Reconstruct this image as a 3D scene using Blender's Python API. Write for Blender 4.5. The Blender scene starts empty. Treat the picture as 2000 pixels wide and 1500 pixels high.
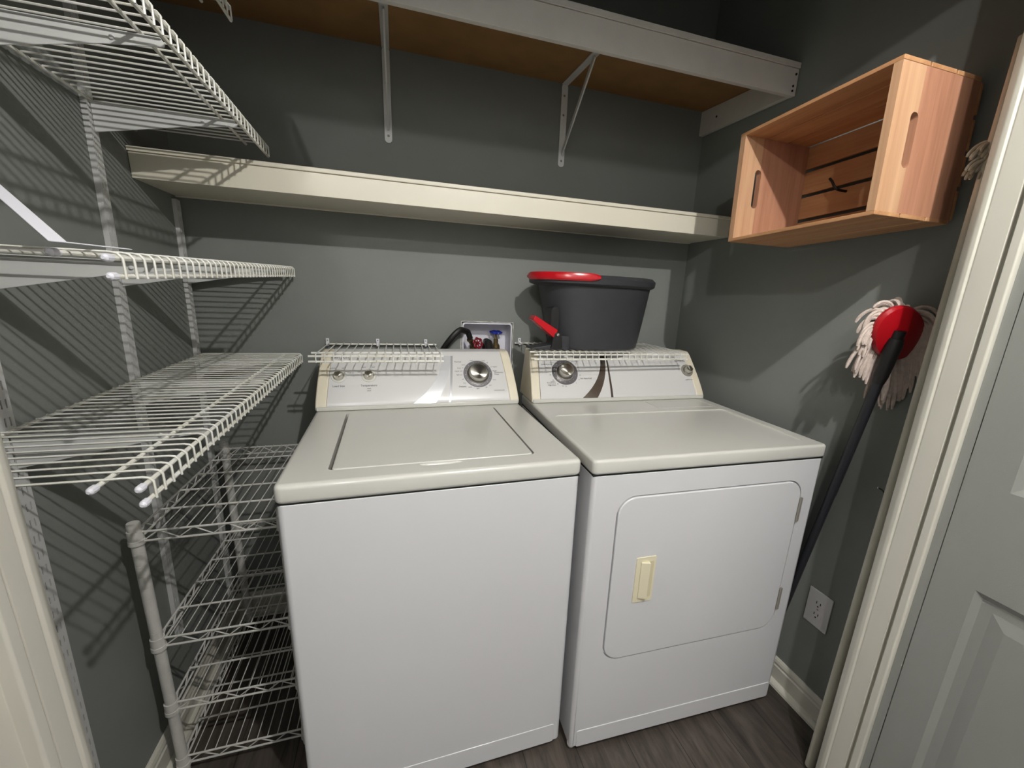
import bpy, bmesh, math, random
from mathutils import Vector, Matrix
random.seed(7)
C = bpy.context.scene.collection
sc = bpy.context.scene
PI = math.pi

# ---------------------------------------------------------------- camera, world, lights, exposure
cam_data = bpy.data.cameras.new('camera')
cam = bpy.data.objects.new('camera', cam_data); C.objects.link(cam); sc.camera = cam
YAW, PITCH, ROLL, FPX, PPX, PPY = -0.3065, -0.25, 0.0447, 817.33, 1032.64, 783.07
fwd = Vector((math.sin(-YAW)*math.cos(PITCH), math.cos(YAW)*math.cos(PITCH), math.sin(PITCH)))
rgt = Vector((math.cos(YAW), math.sin(YAW), 0)); upv = rgt.cross(fwd)
r2 = rgt*math.cos(ROLL) + upv*math.sin(ROLL); u2 = -rgt*math.sin(ROLL) + upv*math.cos(ROLL)
M = Matrix((r2, u2, -fwd)).transposed().to_4x4()
M.translation = Vector((0.6143, -1.7238, 1.3298))
cam.matrix_world = M
cam_data.sensor_width = 36; cam_data.lens = FPX/2000*36
cam_data.shift_x = (1000-PPX)/2000; cam_data.shift_y = (PPY-750)/2000
cam_data.clip_start = 0.02

w = bpy.data.worlds.new('world'); sc.world = w; w.use_nodes = True
w.node_tree.nodes['Background'].inputs[0].default_value = (0.9, 0.93, 1, 1)
w.node_tree.nodes['Background'].inputs[1].default_value = 0.02

def lamp(name, loc, e, col, rad):
    l = bpy.data.lights.new(name, 'POINT'); l.energy = e; l.color = col; l.shadow_soft_size = rad
    o = bpy.data.objects.new(name, l); o.location = loc; C.objects.link(o); return o
lamp('hall_bulb_near', (1.12, -1.93, 2.40), 38, (1.0, 0.98, 0.945), 0.015)
lamp('hall_bulb_far', (0.08, -2.80, 2.40), 20, (1.0, 0.98, 0.945), 0.025)

sc.view_settings.view_transform = 'Standard'
sc.view_settings.look = 'None'
sc.view_settings.exposure = 0.95
sc.view_settings.gamma = 1.0
sc.view_settings.use_curve_mapping = False

XL, XR = -0.049, 1.889

# ---------------------------------------------------------------- materials
def s2l(c):
    return tuple(((v/255)/12.92 if v/255 <= .04045 else ((v/255+.055)/1.055)**2.4) for v in c)
def mat(name, rgb, rough=.5, metal=0, spec=.5, var=0.0, vscale=8, bump=0.0, bscale=200, coat=0, rgb2=None, aniso=0):
    m = bpy.data.materials.new(name); m.use_nodes = True
    nt = m.node_tree; b = nt.nodes['Principled BSDF']
    col = s2l(rgb)
    b.inputs['Base Color'].default_value = (*col, 1)
    b.inputs['Roughness'].default_value = rough; b.inputs['Metallic'].default_value = metal
    b.inputs['Specular IOR Level'].default_value = spec
    if coat: b.inputs['Coat Weight'].default_value = coat; b.inputs['Coat Roughness'].default_value = .1
    tc = nt.nodes.new('ShaderNodeTexCoord')
    if var or rgb2:
        n = nt.nodes.new('ShaderNodeTexNoise'); n.inputs['Scale'].default_value = vscale; n.inputs['Detail'].default_value = 6
        nt.links.new(tc.outputs['Object'], n.inputs['Vector'])
        r = nt.nodes.new('ShaderNodeValToRGB')
        c2 = s2l(rgb2) if rgb2 else tuple(v*(1-var) for v in col)
        c1 = col if rgb2 else tuple(min(1, v*(1+var)) for v in col)
        r.color_ramp.elements[0].position = .35; r.color_ramp.elements[1].position = .65
        r.color_ramp.elements[0].color = (*c2, 1); r.color_ramp.elements[1].color = (*c1, 1)
        nt.links.new(n.outputs['Fac'], r.inputs[0]); nt.links.new(r.outputs[0], b.inputs['Base Color'])
    if bump:
        n2 = nt.nodes.new('ShaderNodeTexNoise'); n2.inputs['Scale'].default_value = bscale; n2.inputs['Detail'].default_value = 3
        nt.links.new(tc.outputs['Object'], n2.inputs['Vector'])
        bp = nt.nodes.new('ShaderNodeBump'); bp.inputs['Strength'].default_value = bump; bp.inputs['Distance'].default_value = .002
        nt.links.new(n2.outputs['Fac'], bp.inputs['Height']); nt.links.new(bp.outputs[0], b.inputs['Normal'])
    return m
def wood(name, c1, c2, axis='Y', scale=1.0, rough=.6, knots=True):
    m = bpy.data.materials.new(name); m.use_nodes = True
    nt = m.node_tree; b = nt.nodes['Principled BSDF']; b.inputs['Roughness'].default_value = rough
    tc = nt.nodes.new('ShaderNodeTexCoord'); mp = nt.nodes.new('ShaderNodeMapping')
    sv = {'X': (.6, 14, 14), 'Y': (14, .6, 14), 'Z': (14, 14, .6)}[axis]
    mp.inputs['Scale'].default_value = tuple(s*scale for s in sv)
    nt.links.new(tc.outputs['Object'], mp.inputs['Vector'])
    n = nt.nodes.new('ShaderNodeTexNoise'); n.inputs['Scale'].default_value = 3; n.inputs['Detail'].default_value = 8; n.inputs['Roughness'].default_value = .65
    n.inputs['Distortion'].default_value = .6
    nt.links.new(mp.outputs[0], n.inputs['Vector'])
    r = nt.nodes.new('ShaderNodeValToRGB'); e = r.color_ramp.elements
    e[0].position = .3; e[0].color = (*s2l(c2), 1); e[1].position = .68; e[1].color = (*s2l(c1), 1)
    nt.links.new(n.outputs['Fac'], r.inputs[0])
    out = r.outputs[0]
    if knots:
        v = nt.nodes.new('ShaderNodeTexVoronoi'); v.inputs['Scale'].default_value = 5.5
        nt.links.new(tc.outputs['Object'], v.inputs['Vector'])
        r3 = nt.nodes.new('ShaderNodeValToRGB'); r3.color_ramp.elements[0].position = .05; r3.color_ramp.elements[1].position = .11
        r3.color_ramp.elements[0].color = (.35, .2, .12, 1); r3.color_ramp.elements[1].color = (1, 1, 1, 1)
        nt.links.new(v.outputs['Distance'], r3.inputs[0])
        mx = nt.nodes.new('ShaderNodeMix'); mx.data_type = 'RGBA'; mx.blend_type = 'MULTIPLY'; mx.inputs[0].default_value = .9
        nt.links.new(out, mx.inputs[6]); nt.links.new(r3.outputs[0], mx.inputs[7]); out = mx.outputs[2]
    nt.links.new(out, b.inputs['Base Color'])
    return m
def floor_mat():
    m = bpy.data.materials.new('dark_plank_floor'); m.use_nodes = True
    nt = m.node_tree; b = nt.nodes['Principled BSDF']; b.inputs['Roughness'].default_value = .42
    tc = nt.nodes.new('ShaderNodeTexCoord')
    mp = nt.nodes.new('ShaderNodeMapping'); mp.inputs['Rotation'].default_value = (0, 0, PI/2); mp.inputs['Location'].default_value = (.1, .03, 0)
    nt.links.new(tc.outputs['Object'], mp.inputs['Vector'])
    br = nt.nodes.new('ShaderNodeTexBrick'); br.inputs['Scale'].default_value = 1; br.inputs['Brick Width'].default_value = 1.2
    br.inputs['Row Height'].default_value = .16; br.inputs['Mortar Size'].default_value = .0015
    br.inputs['Color1'].default_value = (.75, .75, .75, 1); br.inputs['Color2'].default_value = (1.3, 1.25, 1.2, 1); br.inputs['Mortar'].default_value = (.2, .2, .2, 1)
    nt.links.new(mp.outputs[0], br.inputs['Vector'])
    mp2 = nt.nodes.new('ShaderNodeMapping'); mp2.inputs['Scale'].default_value = (22, 2.5, 1)
    nt.links.new(tc.outputs['Object'], mp2.inputs['Vector'])
    n = nt.nodes.new('ShaderNodeTexNoise'); n.inputs['Scale'].default_value = 1.6; n.inputs['Detail'].default_value = 9; n.inputs['Roughness'].default_value = .7; n.inputs['Distortion'].default_value = .8
    nt.links.new(mp2.outputs[0], n.inputs['Vector'])
    r = nt.nodes.new('ShaderNodeValToRGB'); e = r.color_ramp.elements
    e[0].position = .3; e[0].color = (*s2l((40, 34, 30)), 1); e[1].position = .74; e[1].color = (*s2l((98, 90, 83)), 1)
    nt.links.new(n.outputs['Fac'], r.inputs[0])
    mx = nt.nodes.new('ShaderNodeMix'); mx.data_type = 'RGBA'; mx.blend_type = 'MULTIPLY'; mx.inputs[0].default_value = 1
    nt.links.new(r.outputs[0], mx.inputs[6]); nt.links.new(br.outputs['Color'], mx.inputs[7])
    nt.links.new(mx.outputs[2], b.inputs['Base Color'])
    return m

M_wall = mat('grey_wall_paint', (126, 129, 125), .72, spec=.35, var=.035, vscale=3, bump=.12, bscale=120)
M_ceil = mat('ceiling_paint', (200, 200, 198), .9)
M_hall = mat('hall_wall_paint', (192, 193, 193), .8)
M_trim = mat('white_trim_paint', (205, 202, 190), .35, var=.015)
M_door = mat('door_paint', (142, 143, 138), .42, bump=.15, bscale=500)
M_floor = floor_mat()
M_enam = mat('white_enamel', (216, 216, 218), .22, coat=.3, var=.008, vscale=3)
M_etop = mat('white_enamel_top', (208, 207, 200), .3, coat=.2, var=.02, vscale=5)
M_cream = mat('yellowed_plastic', (228, 219, 198), .35, var=.03, vscale=20)
M_panel = mat('white_console_face', (214, 213, 212), .28)
M_hand = mat('cream_handle_plastic', (228, 220, 192), .3)
M_wire = mat('white_coated_wire', (232, 231, 226), .35, rgb2=(222, 220, 208), vscale=12)
M_std = mat('white_slotted_steel', (200, 200, 198), .4, var=.03)
M_brk = mat('white_bracket_steel', (214, 215, 212), .35, var=.02)
M_rack = mat('grey_rack_steel', (206, 204, 198), .4, metal=.0, var=.05, vscale=25)
M_shelfp = mat('cream_shelf_paint', (226, 220, 202), .4, var=.015, vscale=6)
M_shelfu = mat('dusty_white_shelf_paint', (214, 211, 204), .6, var=.03, vscale=18, bump=.2, bscale=300)
M_ply = mat('brown_plywood_underside', (150, 112, 66), .7, var=.1, vscale=10)
M_chrome = mat('brushed_chrome', (214, 210, 200), .3, metal=1)
M_chrome.node_tree.nodes['Principled BSDF'].inputs['Anisotropic'].default_value = .85
tn = M_chrome.node_tree.nodes.new('ShaderNodeTangent'); tn.direction_type = 'RADIAL'; tn.axis = 'Y'
M_chrome.node_tree.links.new(tn.outputs[0], M_chrome.node_tree.nodes['Principled BSDF'].inputs['Tangent'])
M_ring = mat('satin_grey_metal', (140, 138, 142), .3, metal=.8)
M_sil = mat('silver_inlay', (228, 229, 232), .25, metal=.3)
M_swd = mat('taupe_metallic_inlay', (128, 118, 110), .25, metal=.8)
M_ink = mat('dark_lettering', (35, 35, 38), .5)
M_inkg = mat('grey_lettering', (140, 140, 145), .4)
M_black = mat('black_rubber', (22, 22, 22), .45)
M_dark = mat('dark_gap', (25, 25, 24), .8)
M_bucket = mat('charcoal_plastic', (50, 51, 54), .5, var=.04, vscale=15)
M_red = mat('red_plastic', (190, 18, 30), .22)
M_redd = mat('red_mop_plastic', (168, 12, 24), .35)
M_blue = mat('blue_valve_paint', (20, 40, 150), .35)
M_redv = mat('red_valve_paint', (125, 18, 34), .35)
M_brass = mat('aged_brass', (112, 96, 64), .4, metal=.7, var=.1, vscale=60)
M_boxw = mat('white_box_plastic', (225, 224, 232), .4)
M_plas = mat('ragged_plaster_edge', (225, 222, 214), .8)
M_yarn = mat('off_white_yarn', (206, 190, 180), .95, var=.12, vscale=90, bump=.6, bscale=500)
M_yarng = mat('grey_yarn', (170, 165, 150), .95, var=.1, vscale=90)
M_hdl = mat('black_mop_handle', (34, 35, 40), .4)
M_pole = mat('beige_painted_pole', (190, 186, 172), .55, var=.05, vscale=20)
M_out = mat('outlet_plastic', (206, 204, 204), .35)
M_hinge = mat('dull_steel_hinge', (142, 138, 130), .45, metal=.1)
M_iron = mat('dark_iron_hook', (50, 46, 42), .5, metal=.6)
M_screw = mat('black_screw', (15, 15, 15), .5)
M_pineE = wood('pine_end_pale', (206, 166, 130), (180, 136, 102), 'Z', .8, knots=False)
M_pineP = wood('pine_end_pink', (188, 138, 110), (160, 110, 84), 'Z', 1.1, knots=False)
M_pineS = wood('pine_slat', (202, 156, 112), (168, 116, 76), 'Y', .8)

# ---------------------------------------------------------------- mesh helpers
class MB:
    def __init__(s): s.v = []; s.f = []; s.sm = []
    def add(s, vs, fs, smooth=False):
        n = len(s.v); s.v += [tuple(v) for v in vs]
        for f in fs: s.f.append(tuple(i+n for i in f)); s.sm.append(smooth)
    def box(s, x0, x1, y0, y1, z0, z1):
        s.add([(x, y, z) for x in (x0, x1) for y in (y0, y1) for z in (z0, z1)],
              [(0, 1, 3, 2), (4, 6, 7, 5), (0, 4, 5, 1), (2, 3, 7, 6), (0, 2, 6, 4), (1, 5, 7, 3)])
    def hexa(s, p):   # 8 points: bottom 4 ccw, top 4 ccw
        s.add(p, [(3, 2, 1, 0), (4, 5, 6, 7), (0, 1, 5, 4), (1, 2, 6, 5), (2, 3, 7, 6), (3, 0, 4, 7)])
    def tube(s, pts, r, n=8, cap=True, smooth=True):
        pts = [Vector(p) for p in pts]; rs = r if isinstance(r, (list, tuple)) else [r]*len(pts)
        rings = []; prev = None
        for i, p in enumerate(pts):
            if i == 0: t = pts[1]-p
            elif i == len(pts)-1: t = p-pts[i-1]
            else: t = (pts[i+1]-p).normalized() + (p-pts[i-1]).normalized()
            if t.length < 1e-9: t = Vector((0, 0, 1))
            t.normalize()
            if prev is None:
                a = Vector((0, 0, 1)) if abs(t.z) < .9 else Vector((1, 0, 0))
                u = t.cross(a).normalized()
            else:
                u = (prev - t*prev.dot(t))
                u = u.normalized() if u.length > 1e-6 else t.orthogonal().normalized()
            prev = u; v = t.cross(u)
            rings.append([p + (u*math.cos(2*PI*k/n) + v*math.sin(2*PI*k/n))*rs[i] for k in range(n)])
        vs = [q for rg in rings for q in rg]; fs = []
        for i in range(len(rings)-1):
            for k in range(n):
                a = i*n+k; b = i*n+(k+1) % n
                fs.append((a, b, b+n, a+n))
        s.add(vs, fs, smooth)
        if cap:
            s.add(rings[0], [tuple(range(n-1, -1, -1))]); s.add(rings[-1], [tuple(range(n))])
    def prism(s, poly, axis, a, b, smooth=False):   # polygon of 2d points extruded along axis
        def P(q, t):
            return {'x': (t, q[0], q[1]), 'y': (q[0], t, q[1]), 'z': (q[0], q[1], t)}[axis]
        n = len(poly); vs = [P(q, a) for q in poly] + [P(q, b) for q in poly]
        s.add(vs, [tuple(range(n)), tuple(range(2*n-1, n-1, -1))])
        s.add(vs, [(i, (i+1) % n, (i+1) % n+n, i+n) for i in range(n)], smooth)
    def lathe(s, prof, o, ax, n=32, smooth=True, sx=1, sy=1, cap0=False, cap1=False):
        ax = Vector(ax).normalized(); o = Vector(o)
        u = ax.cross(Vector((0, 0, 1)) if abs(ax.z) < .9 else Vector((1, 0, 0))).normalized(); v = ax.cross(u)
        vs = []
        for (r, h) in prof:
            for k in range(n):
                c = 2*PI*k/n; vs.append(o + ax*h + u*(r*sx*math.cos(c)) + v*(r*sy*math.sin(c)))
        fs = [(i*n+k, i*n+(k+1) % n, (i+1)*n+(k+1) % n, (i+1)*n+k) for i in range(len(prof)-1) for k in range(n)]
        s.add(vs, fs, smooth)
        if cap0: s.add(vs[:n], [tuple(range(n))])
        if cap1: s.add(vs[-n:], [tuple(range(n))])
    def ball(s, c, r, n=10, m=6, sc=(1, 1, 1)):
        c = Vector(c); vs = []
        for i in range(m+1):
            a = PI*i/m
            for k in range(n):
                b = 2*PI*k/n; vs.append(c + Vector((r*sc[0]*math.sin(a)*math.cos(b), r*sc[1]*math.sin(a)*math.sin(b), r*sc[2]*math.cos(a))))
        s.add(vs, [(i*n+k, i*n+(k+1) % n, (i+1)*n+(k+1) % n, (i+1)*n+k) for i in range(m) for k in range(n)], True)
    def build(s, name, m, parent=None, bevel=0, seg=2, auto=False):
        me = bpy.data.meshes.new(name); me.from_pydata(s.v, [], s.f)
        for p, q in zip(me.polygons, s.sm): p.use_smooth = q
        bm = bmesh.new(); bm.from_mesh(me); bmesh.ops.remove_doubles(bm, verts=bm.verts, dist=1e-5)
        bmesh.ops.recalc_face_normals(bm, faces=bm.faces); bm.to_mesh(me); bm.free()
        if any(s.sm) and not bevel: me.set_sharp_from_angle(angle=math.radians(28))
        me.materials.append(m)
        o = bpy.data.objects.new(name, me); C.objects.link(o)
        if parent: o.parent = parent
        if bevel:
            md = o.modifiers.new('bevel', 'BEVEL'); md.width = bevel; md.segments = seg; md.limit_method = 'ANGLE'; md.angle_limit = math.radians(40)
            md.harden_normals = False
            for p in me.polygons: p.use_smooth = True
            wn = o.modifiers.new('wn', 'WEIGHTED_NORMAL'); wn.keep_sharp = True
        return o
def bake(o):
    dg = bpy.context.evaluated_depsgraph_get(); dg.update()
    me = bpy.data.meshes.new_from_object(o.evaluated_get(dg)); old = o.data
    o.modifiers.clear(); o.data = me
def cut(o, cutter):
    md = o.modifiers.new('cut', 'BOOLEAN'); md.object = cutter; md.operation = 'DIFFERENCE'; md.solver = 'EXACT'
    bpy.context.view_layer.update(); bake(o)
    bpy.data.objects.remove(cutter, do_unlink=True)
def rrect(x0, x1, y0, y1, r, n=6):
    out = []
    for cx, cy, a0 in ((x1-r, y0+r, -PI/2), (x1-r, y1-r, 0), (x0+r, y1-r, PI/2), (x0+r, y0+r, PI)):
        for k in range(n+1):
            a = a0 + PI/2*k/n; out.append((cx+r*math.cos(a), cy+r*math.sin(a)))
    return out
def tag(o, label, cat, group=None):
    o['label'] = label; o['category'] = cat
    if group: o['group'] = group
    return o
def struct(o): o['kind'] = 'structure'; return o
def empty(name, loc, rot=(0, 0, 0), label=None, cat=None, group=None):
    o = bpy.data.objects.new(name, None); o.empty_display_size = .05; C.objects.link(o)
    o.location = loc; o.rotation_euler = rot
    if label: tag(o, label, cat, group)
    return o
def text_mesh(items, name, m, parent, origin, ex, ey, en):
    """items: (string, u, v, size, align); ex, ey panel axes; en normal; one lettering mesh"""
    vs, fs = [], []
    for (st, u, v, size, al) in items:
        cu = bpy.data.curves.new('t', 'FONT'); cu.body = st; cu.size = size; cu.align_x = al; cu.resolution_u = 2
        o = bpy.data.objects.new('t', cu); C.objects.link(o)
        bpy.context.view_layer.update()
        dg = bpy.context.evaluated_depsgraph_get(); me = bpy.data.meshes.new_from_object(o.evaluated_get(dg))
        n = len(vs)
        for q in me.vertices:
            vs.append(origin + ex*(u+q.co.x) + ey*(v+q.co.y) + en*.0006)
        for p in me.polygons: fs.append(tuple(i+n for i in p.vertices))
        bpy.data.objects.remove(o, do_unlink=True); bpy.data.curves.remove(cu)
    mb = MB(); mb.add(vs, fs)
    me = bpy.data.meshes.new(name); me.from_pydata(vs, [], fs); me.materials.append(m)
    o = bpy.data.objects.new(name, me); C.objects.link(o); o.parent = parent
    return o

# ---------------------------------------------------------------- room shell
H = 2.44; HC = 2.95; YF = -1.15; YO = -1.235; JL, JR = 0.195, 1.685; HEAD = 2.10
b = MB()   # back wall with the opening of the supply box
bx0, bx1, bz0, bz1 = .862, 1.072, 1.03, 1.209
b.box(XL-.1, bx0, 0, .1, 0, HC); b.box(bx1, XR+.1, 0, .1, 0, HC); b.box(bx0, bx1, 0, .1, 0, bz0); b.box(bx0, bx1, 0, .1, bz1, HC)
struct(b.build('wall_back', M_wall))
b = MB(); b.box(XL-.1, XL, YF, 0, 0, HC); struct(b.build('wall_left', M_wall))
b = MB(); b.box(XR, XR+.1, YF, 0, 0, HC); struct(b.build('wall_right', M_wall))
b = MB()
b.box(-1.6, JL-.03, YO, YF, 0, HC); b.box(JR+.03, 3.1, YO, YF, 0, HC); b.box(JL-.02, JR+.02, YO, YF, HEAD+.02, HC)
struct(b.build('wall_front', M_wall))
b = MB(); b.box(-1.6, 3.1, -3.1, .1, -.05, 0); struct(b.build('floor', M_floor))
b = MB(); b.box(-1.6, 3.1, -3.1, YO, H, H+.05); struct(b.build('ceiling', M_ceil))
b = MB(); b.box(XL-.1, XR+.1, YF, .1, HC, HC+.05); struct(b.build('ceiling', M_wall))
b = MB(); b.box(-1.7, -1.6, -3.1, YO, 0, H); struct(b.build('wall_hall_left', M_hall))
b = MB(); b.box(3.1, 3.2, -3.1, YO, 0, H); struct(b.build('wall_hall_right', M_hall))
b = MB(); b.box(-1.7, 3.2, -3.2, -3.1, 0, H); struct(b.build('wall_hall_back', M_hall))

def baseboard(name, a, bb, nrm, hgt=.1):
    a = Vector(a); bb = Vector(bb); n = Vector(nrm)
    prof = [(0, 0), (.03, 0), (.0285, .008), (.024, .014), (.018, .017), (.012, .018), (.012, hgt-.03), (.009, hgt-.026), (.009, hgt-.02), (.011, hgt-.016), (.008, hgt-.006), (.004, hgt), (0, hgt)]
    mb = MB(); k = len(prof)
    vs = [a + n*p + Vector((0, 0, z)) for p, z in prof] + [bb + n*p + Vector((0, 0, z)) for p, z in prof]
    mb.add(vs, [tuple(range(k)), tuple(range(2*k-1, k-1, -1))] + [(i, (i+1) % k, (i+1) % k+k, i+k) for i in range(k)])
    return struct(mb.build(name, M_trim))
baseboard('baseboard_left', (XL, YF, 0), (XL, 0, 0), (1, 0, 0), .098)
baseboard('baseboard_back', (XL, 0, 0), (XR, 0, 0), (0, -1, 0), .098)
baseboard('baseboard_right', (XR, YF, 0), (XR, 0, 0), (-1, 0, 0), .098)

# door frame: lining with bead, flat, groove, stop and rebate
def jamb(name, x, sgn, yface):
    # sgn +1: right side (room side is -x)
    def X(d): return x + sgn*d
    prof = [(0.045, YF+.016), (.010, YF+.022), (.0015, YF+.008), (0.0005, YF+.004), (0, YF-.002), (.0035, YF-.005), (.001, YF-.009),
            (.001, yface), (.007, yface-.0015), (.007, yface-.005), (-.006, yface-.011), (-.0065, yface-.0245), (-.004, yface-.027), (.010, yface-.0275), (.012, YO-.004), (.045, YO-.004)]
    mb = MB(); mb.prism([(X(d), y) for d, y in prof], 'z', 0, HEAD)
    return struct(mb.build(name, M_trim, bevel=.0012, seg=2))
jamb('trim_1', JR, 1, -1.195)
jamb('trim_2', JL, -1, -1.182)
b = MB(); b.box(JR+.005, JR+.010, YO-.0035, -1.2228, 0, HEAD); struct(b.build('trim_4', M_door))
b = MB(); b.box(JL-.03, JR+.03, YO-.004, YF+.012, HEAD, HEAD+.022); struct(b.build('trim_3', M_trim))

def panel_door(name, xface, sgn, y0, y1):
    """open door leaf, face at xface looking towards -sgn"""
    z0, z1 = .012, 2.09; t = .035
    mb = MB(); mb.box(min(xface, xface+sgn*t), max(xface, xface+sgn*t), y1, y0, z0, z1)
    o = mb.build(name, M_door)
    wdt = y0-y1; cols = [(y1+.115, y1+wdt/2-.055), (y1+wdt/2+.055, y0-.068)]
    rows = [(.25, .80), (1.01, 1.55), (1.66, 1.98)]
    mb = MB()
    for a, c in cols:
        for z, zz in rows:
            # moulded recess ring: bevelled frame sunk in the face
            for (i0, d0, i1, d1) in ((0, .0, .012, .006), (.012, .006, .03, .006), (.03, .006, .055, .001)):
                A = [(a+i0, z+i0), (c-i0, z+i0), (c-i0, zz-i0), (a+i0, zz-i0)]
                B = [(a+i1, z+i1), (c-i1, z+i1), (c-i1, zz-i1), (a+i1, zz-i1)]
                vs = [(xface+sgn*(d0-.0065), y, q) for y, q in A] + [(xface+sgn*(d1-.0065), y, q) for y, q in B]
                mb.add(vs, [(k, (k+1) % 4, (k+1) % 4+4, k+4) for k in range(4)])
            vs = [(xface-sgn*.0055, y, q) for y, q in ((a+.055, z+.055), (c-.055, z+.055), (c-.055, zz-.055), (a+.055, zz-.055))]
            mb.add(vs, [(0, 1, 2, 3)])
    # stiles and rails as one proud frame around the panels
    f = MB(); xs = (xface-sgn*.0065, xface)
    X0, X1 = min(xs), max(xs)
    ys = [y1, cols[0][0], cols[0][1], cols[1][0], cols[1][1], y0]
    for a, c in ((ys[0], ys[1]), (ys[2], ys[3]), (ys[4], ys[5])): f.box(X0, X1, a, c, z0, z1)
    zs = [z0, rows[0][0], rows[0][1], rows[1][0], rows[1][1], rows[2][0], rows[2][1], z1]
    for a, c in cols:
        for k in (0, 2, 4, 6): f.box(X0, X1, a, c, zs[k], zs[k+1])
    f.build('panel_frame', M_door, o); mb.build('moulded_panel', M_door, o)
    struct(o)
    return o
d1 = panel_door('door_1', JR+.0125, 1, YO-.0055, YO-.745)
for z in (.36, 1.10, 1.85):
    mb = MB(); mb.tube([(JR+.0105, YO-.0035, z-.04), (JR+.0105, YO-.0035, z+.04)], .0035, 10)
    mb.build('hinge', M_iron, d1)  # dark colour also stands for the shadow in the hinge recess
d2 = panel_door('door_2', JL-.0125, -1, YO-.0055, YO-.745)

# ---------------------------------------------------------------- lower and upper wooden shelves
t = empty('box_shelf', (0, 0, 1.583), label='long cream painted box shelf spanning the back wall above the machines', cat='shelf')
b = MB(); b.box(XL+.001, XR-.001, -.246, -.228, 0, .064); b.build('front_board', M_shelfp, t, bevel=.0015)
b = MB(); b.box(XL+.001, XR-.001, -.252, 0-.001, .064, .076); b.build('top_board', M_shelfp, t, bevel=.002)
b = MB(); b.box(XL+.001, XR-.001, -.228, -.001, .0, .012); b.box(XL+.001, XR-.001, -.012, -.001, -.003, 0); b.build('bottom_board', M_shelfp, t)

t = empty('deep_shelf', (0, 0, 2.0), label='high deep wooden shelf with dusty white front board and bare brown underside', cat='shelf')
def slab(mb, x0, x1, ya, yb, za, zb, th):  # sloping board, underside from (ya,za) to (yb,zb)
    mb.hexa([(x0, ya, za), (x1, ya, za), (x1, yb, zb), (x0, yb, zb), (x0, ya, za+th), (x1, ya, za+th), (x1, yb, zb+th), (x0, yb, zb+th)])
b = MB(); slab(b, XL+.001, XR-.002, -.438, -.001, .0765, .106, .004); b.build('underside', M_ply, t)
b = MB(); slab(b, XL+.001, XR-.002, -.460, -.001, .0752, .1105, .016); b.build('top_board', M_shelfu, t, bevel=.001)
b = MB(); b.box(XL+.001, XR-.002, -.456, -.439, -.002, .0745); b.build('front_board', M_shelfu, t, bevel=.0012)
b = MB(); b.hexa([(XR-.02, -.438, .0), (XR-.002, -.438, .0), (XR-.002, -.001, .013), (XR-.02, -.001, .013), (XR-.02, -.438, .074), (XR-.002, -.438, .074), (XR-.002, -.001, .104), (XR-.02, -.001, .104)])
b.build('side_cleat', M_shelfu, t)
for (x, z) in ((XR-.013, .058), (XR-.018, .024), (XR-.018, .010)):
    b = MB(); b.lathe([(0, 0), (.0035, 0), (.0035, .002), (0, .002)], (x, -.4565, z), (0, -1, 0), 12); b.build('screw', M_screw, t)
b = MB(); b.lathe([(0, 0), (.004, 0), (.004, .002), (0, .002)], (XR-.0205, -.10, .055), (-1, 0, 0), 12); b.build('screw', M_screw, t)

def u_bracket(x, label):
    t = empty('shelf_bracket', (x, 0, 1.82), label=label, cat='bracket', group='steel angle brackets under the high shelf')
    b = MB()
    b.prism(rrect(-.0125, .0125, 0, .285, .0115, 5), 'y', -.0045, -.0012); b.build('wall_strip', M_brk, t, bevel=.0008)
    b = MB(); b.hexa([(-.0125, -.285, .2635), (.0125, -.285, .2635), (.0125, -.001, .282), (-.0125, -.001, .282), (-.0125, -.285, .2665), (.0125, -.285, .2665), (.0125, -.001, .285), (-.0125, -.001, .285)])
    b.build('shelf_strip', M_brk, t, bevel=.0006)
    b = MB(); n = Vector((0, .235, -.225)).normalized()
    A = Vector((0, -.262, .262)); B = Vector((0, -.006, .045))
    s = Vector((.0028, 0, 0)); q = Vector((0, -.0062, -.0062))
    b.hexa([A-s-q, A+s-q, A+s+q, A-s+q, B-s-q, B+s-q, B+s+q, B-s+q]); b.build('diagonal_brace', M_brk, t, bevel=.001)
    for z in (.022, .18, .245):
        b = MB(); b.lathe([(0, 0), (.0042, 0), (.0030, .0018), (0, .0018)], (-.0 if z < .1 else -.001, -.0045, z), (0, -1, 0), 12); b.build('screw', M_hinge, t)
u_bracket(.603, 'white steel angle bracket under the high shelf, seen edge-on near the middle')
u_bracket(1.248, 'white steel angle bracket under the high shelf with its diagonal brace in view')

# ---------------------------------------------------------------- slotted standards on the left wall
TILT = math.radians(1.6)
def standard(y, z0, z1, label):
    t = empty('slotted_standard', (XL, y, z0), (0, 0, 0), label=label, cat='shelf standard', group='slotted standards on the left wall')
    # slight lean along the wall
    t.rotation_euler = (TILT*-1, 0, 0)
    L = z1-z0; w2 = .0135; d = .012
    cols = [-w2, -.0065, -.0035, .0035, .0065, w2]
    b = MB(); z = 0; pitch = .032
    def face(ya, yb, za, zb): b.box(d-.0016, d, ya, yb, za, zb)
    while z < L-.001:
        zt = min(z+pitch, L)
        za, zb = z+.008, min(z+.024, L)
        face(cols[0], cols[5], z, min(za, L))
        if za < L:
            face(cols[0], cols[1], za, zb); face(cols[2], cols[3], za, zb); face(cols[4], cols[5], za, zb)
            if zb < zt: face(cols[0], cols[5], zb, zt)
        z = zt
    b.build('slotted_face', M_std, t)
    b = MB(); b.box(.0005, d-.0016, -w2, -w2+.0016, 0, L); b.box(.0005, d-.0016, w2-.0016, w2, 0, L); b.build('channel_side', M_std, t)
    b = MB(); b.box(.0004, .0012, -w2+.0018, w2-.0018, 0, L); b.build('channel_back', M_dark, t)
    return t
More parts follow.
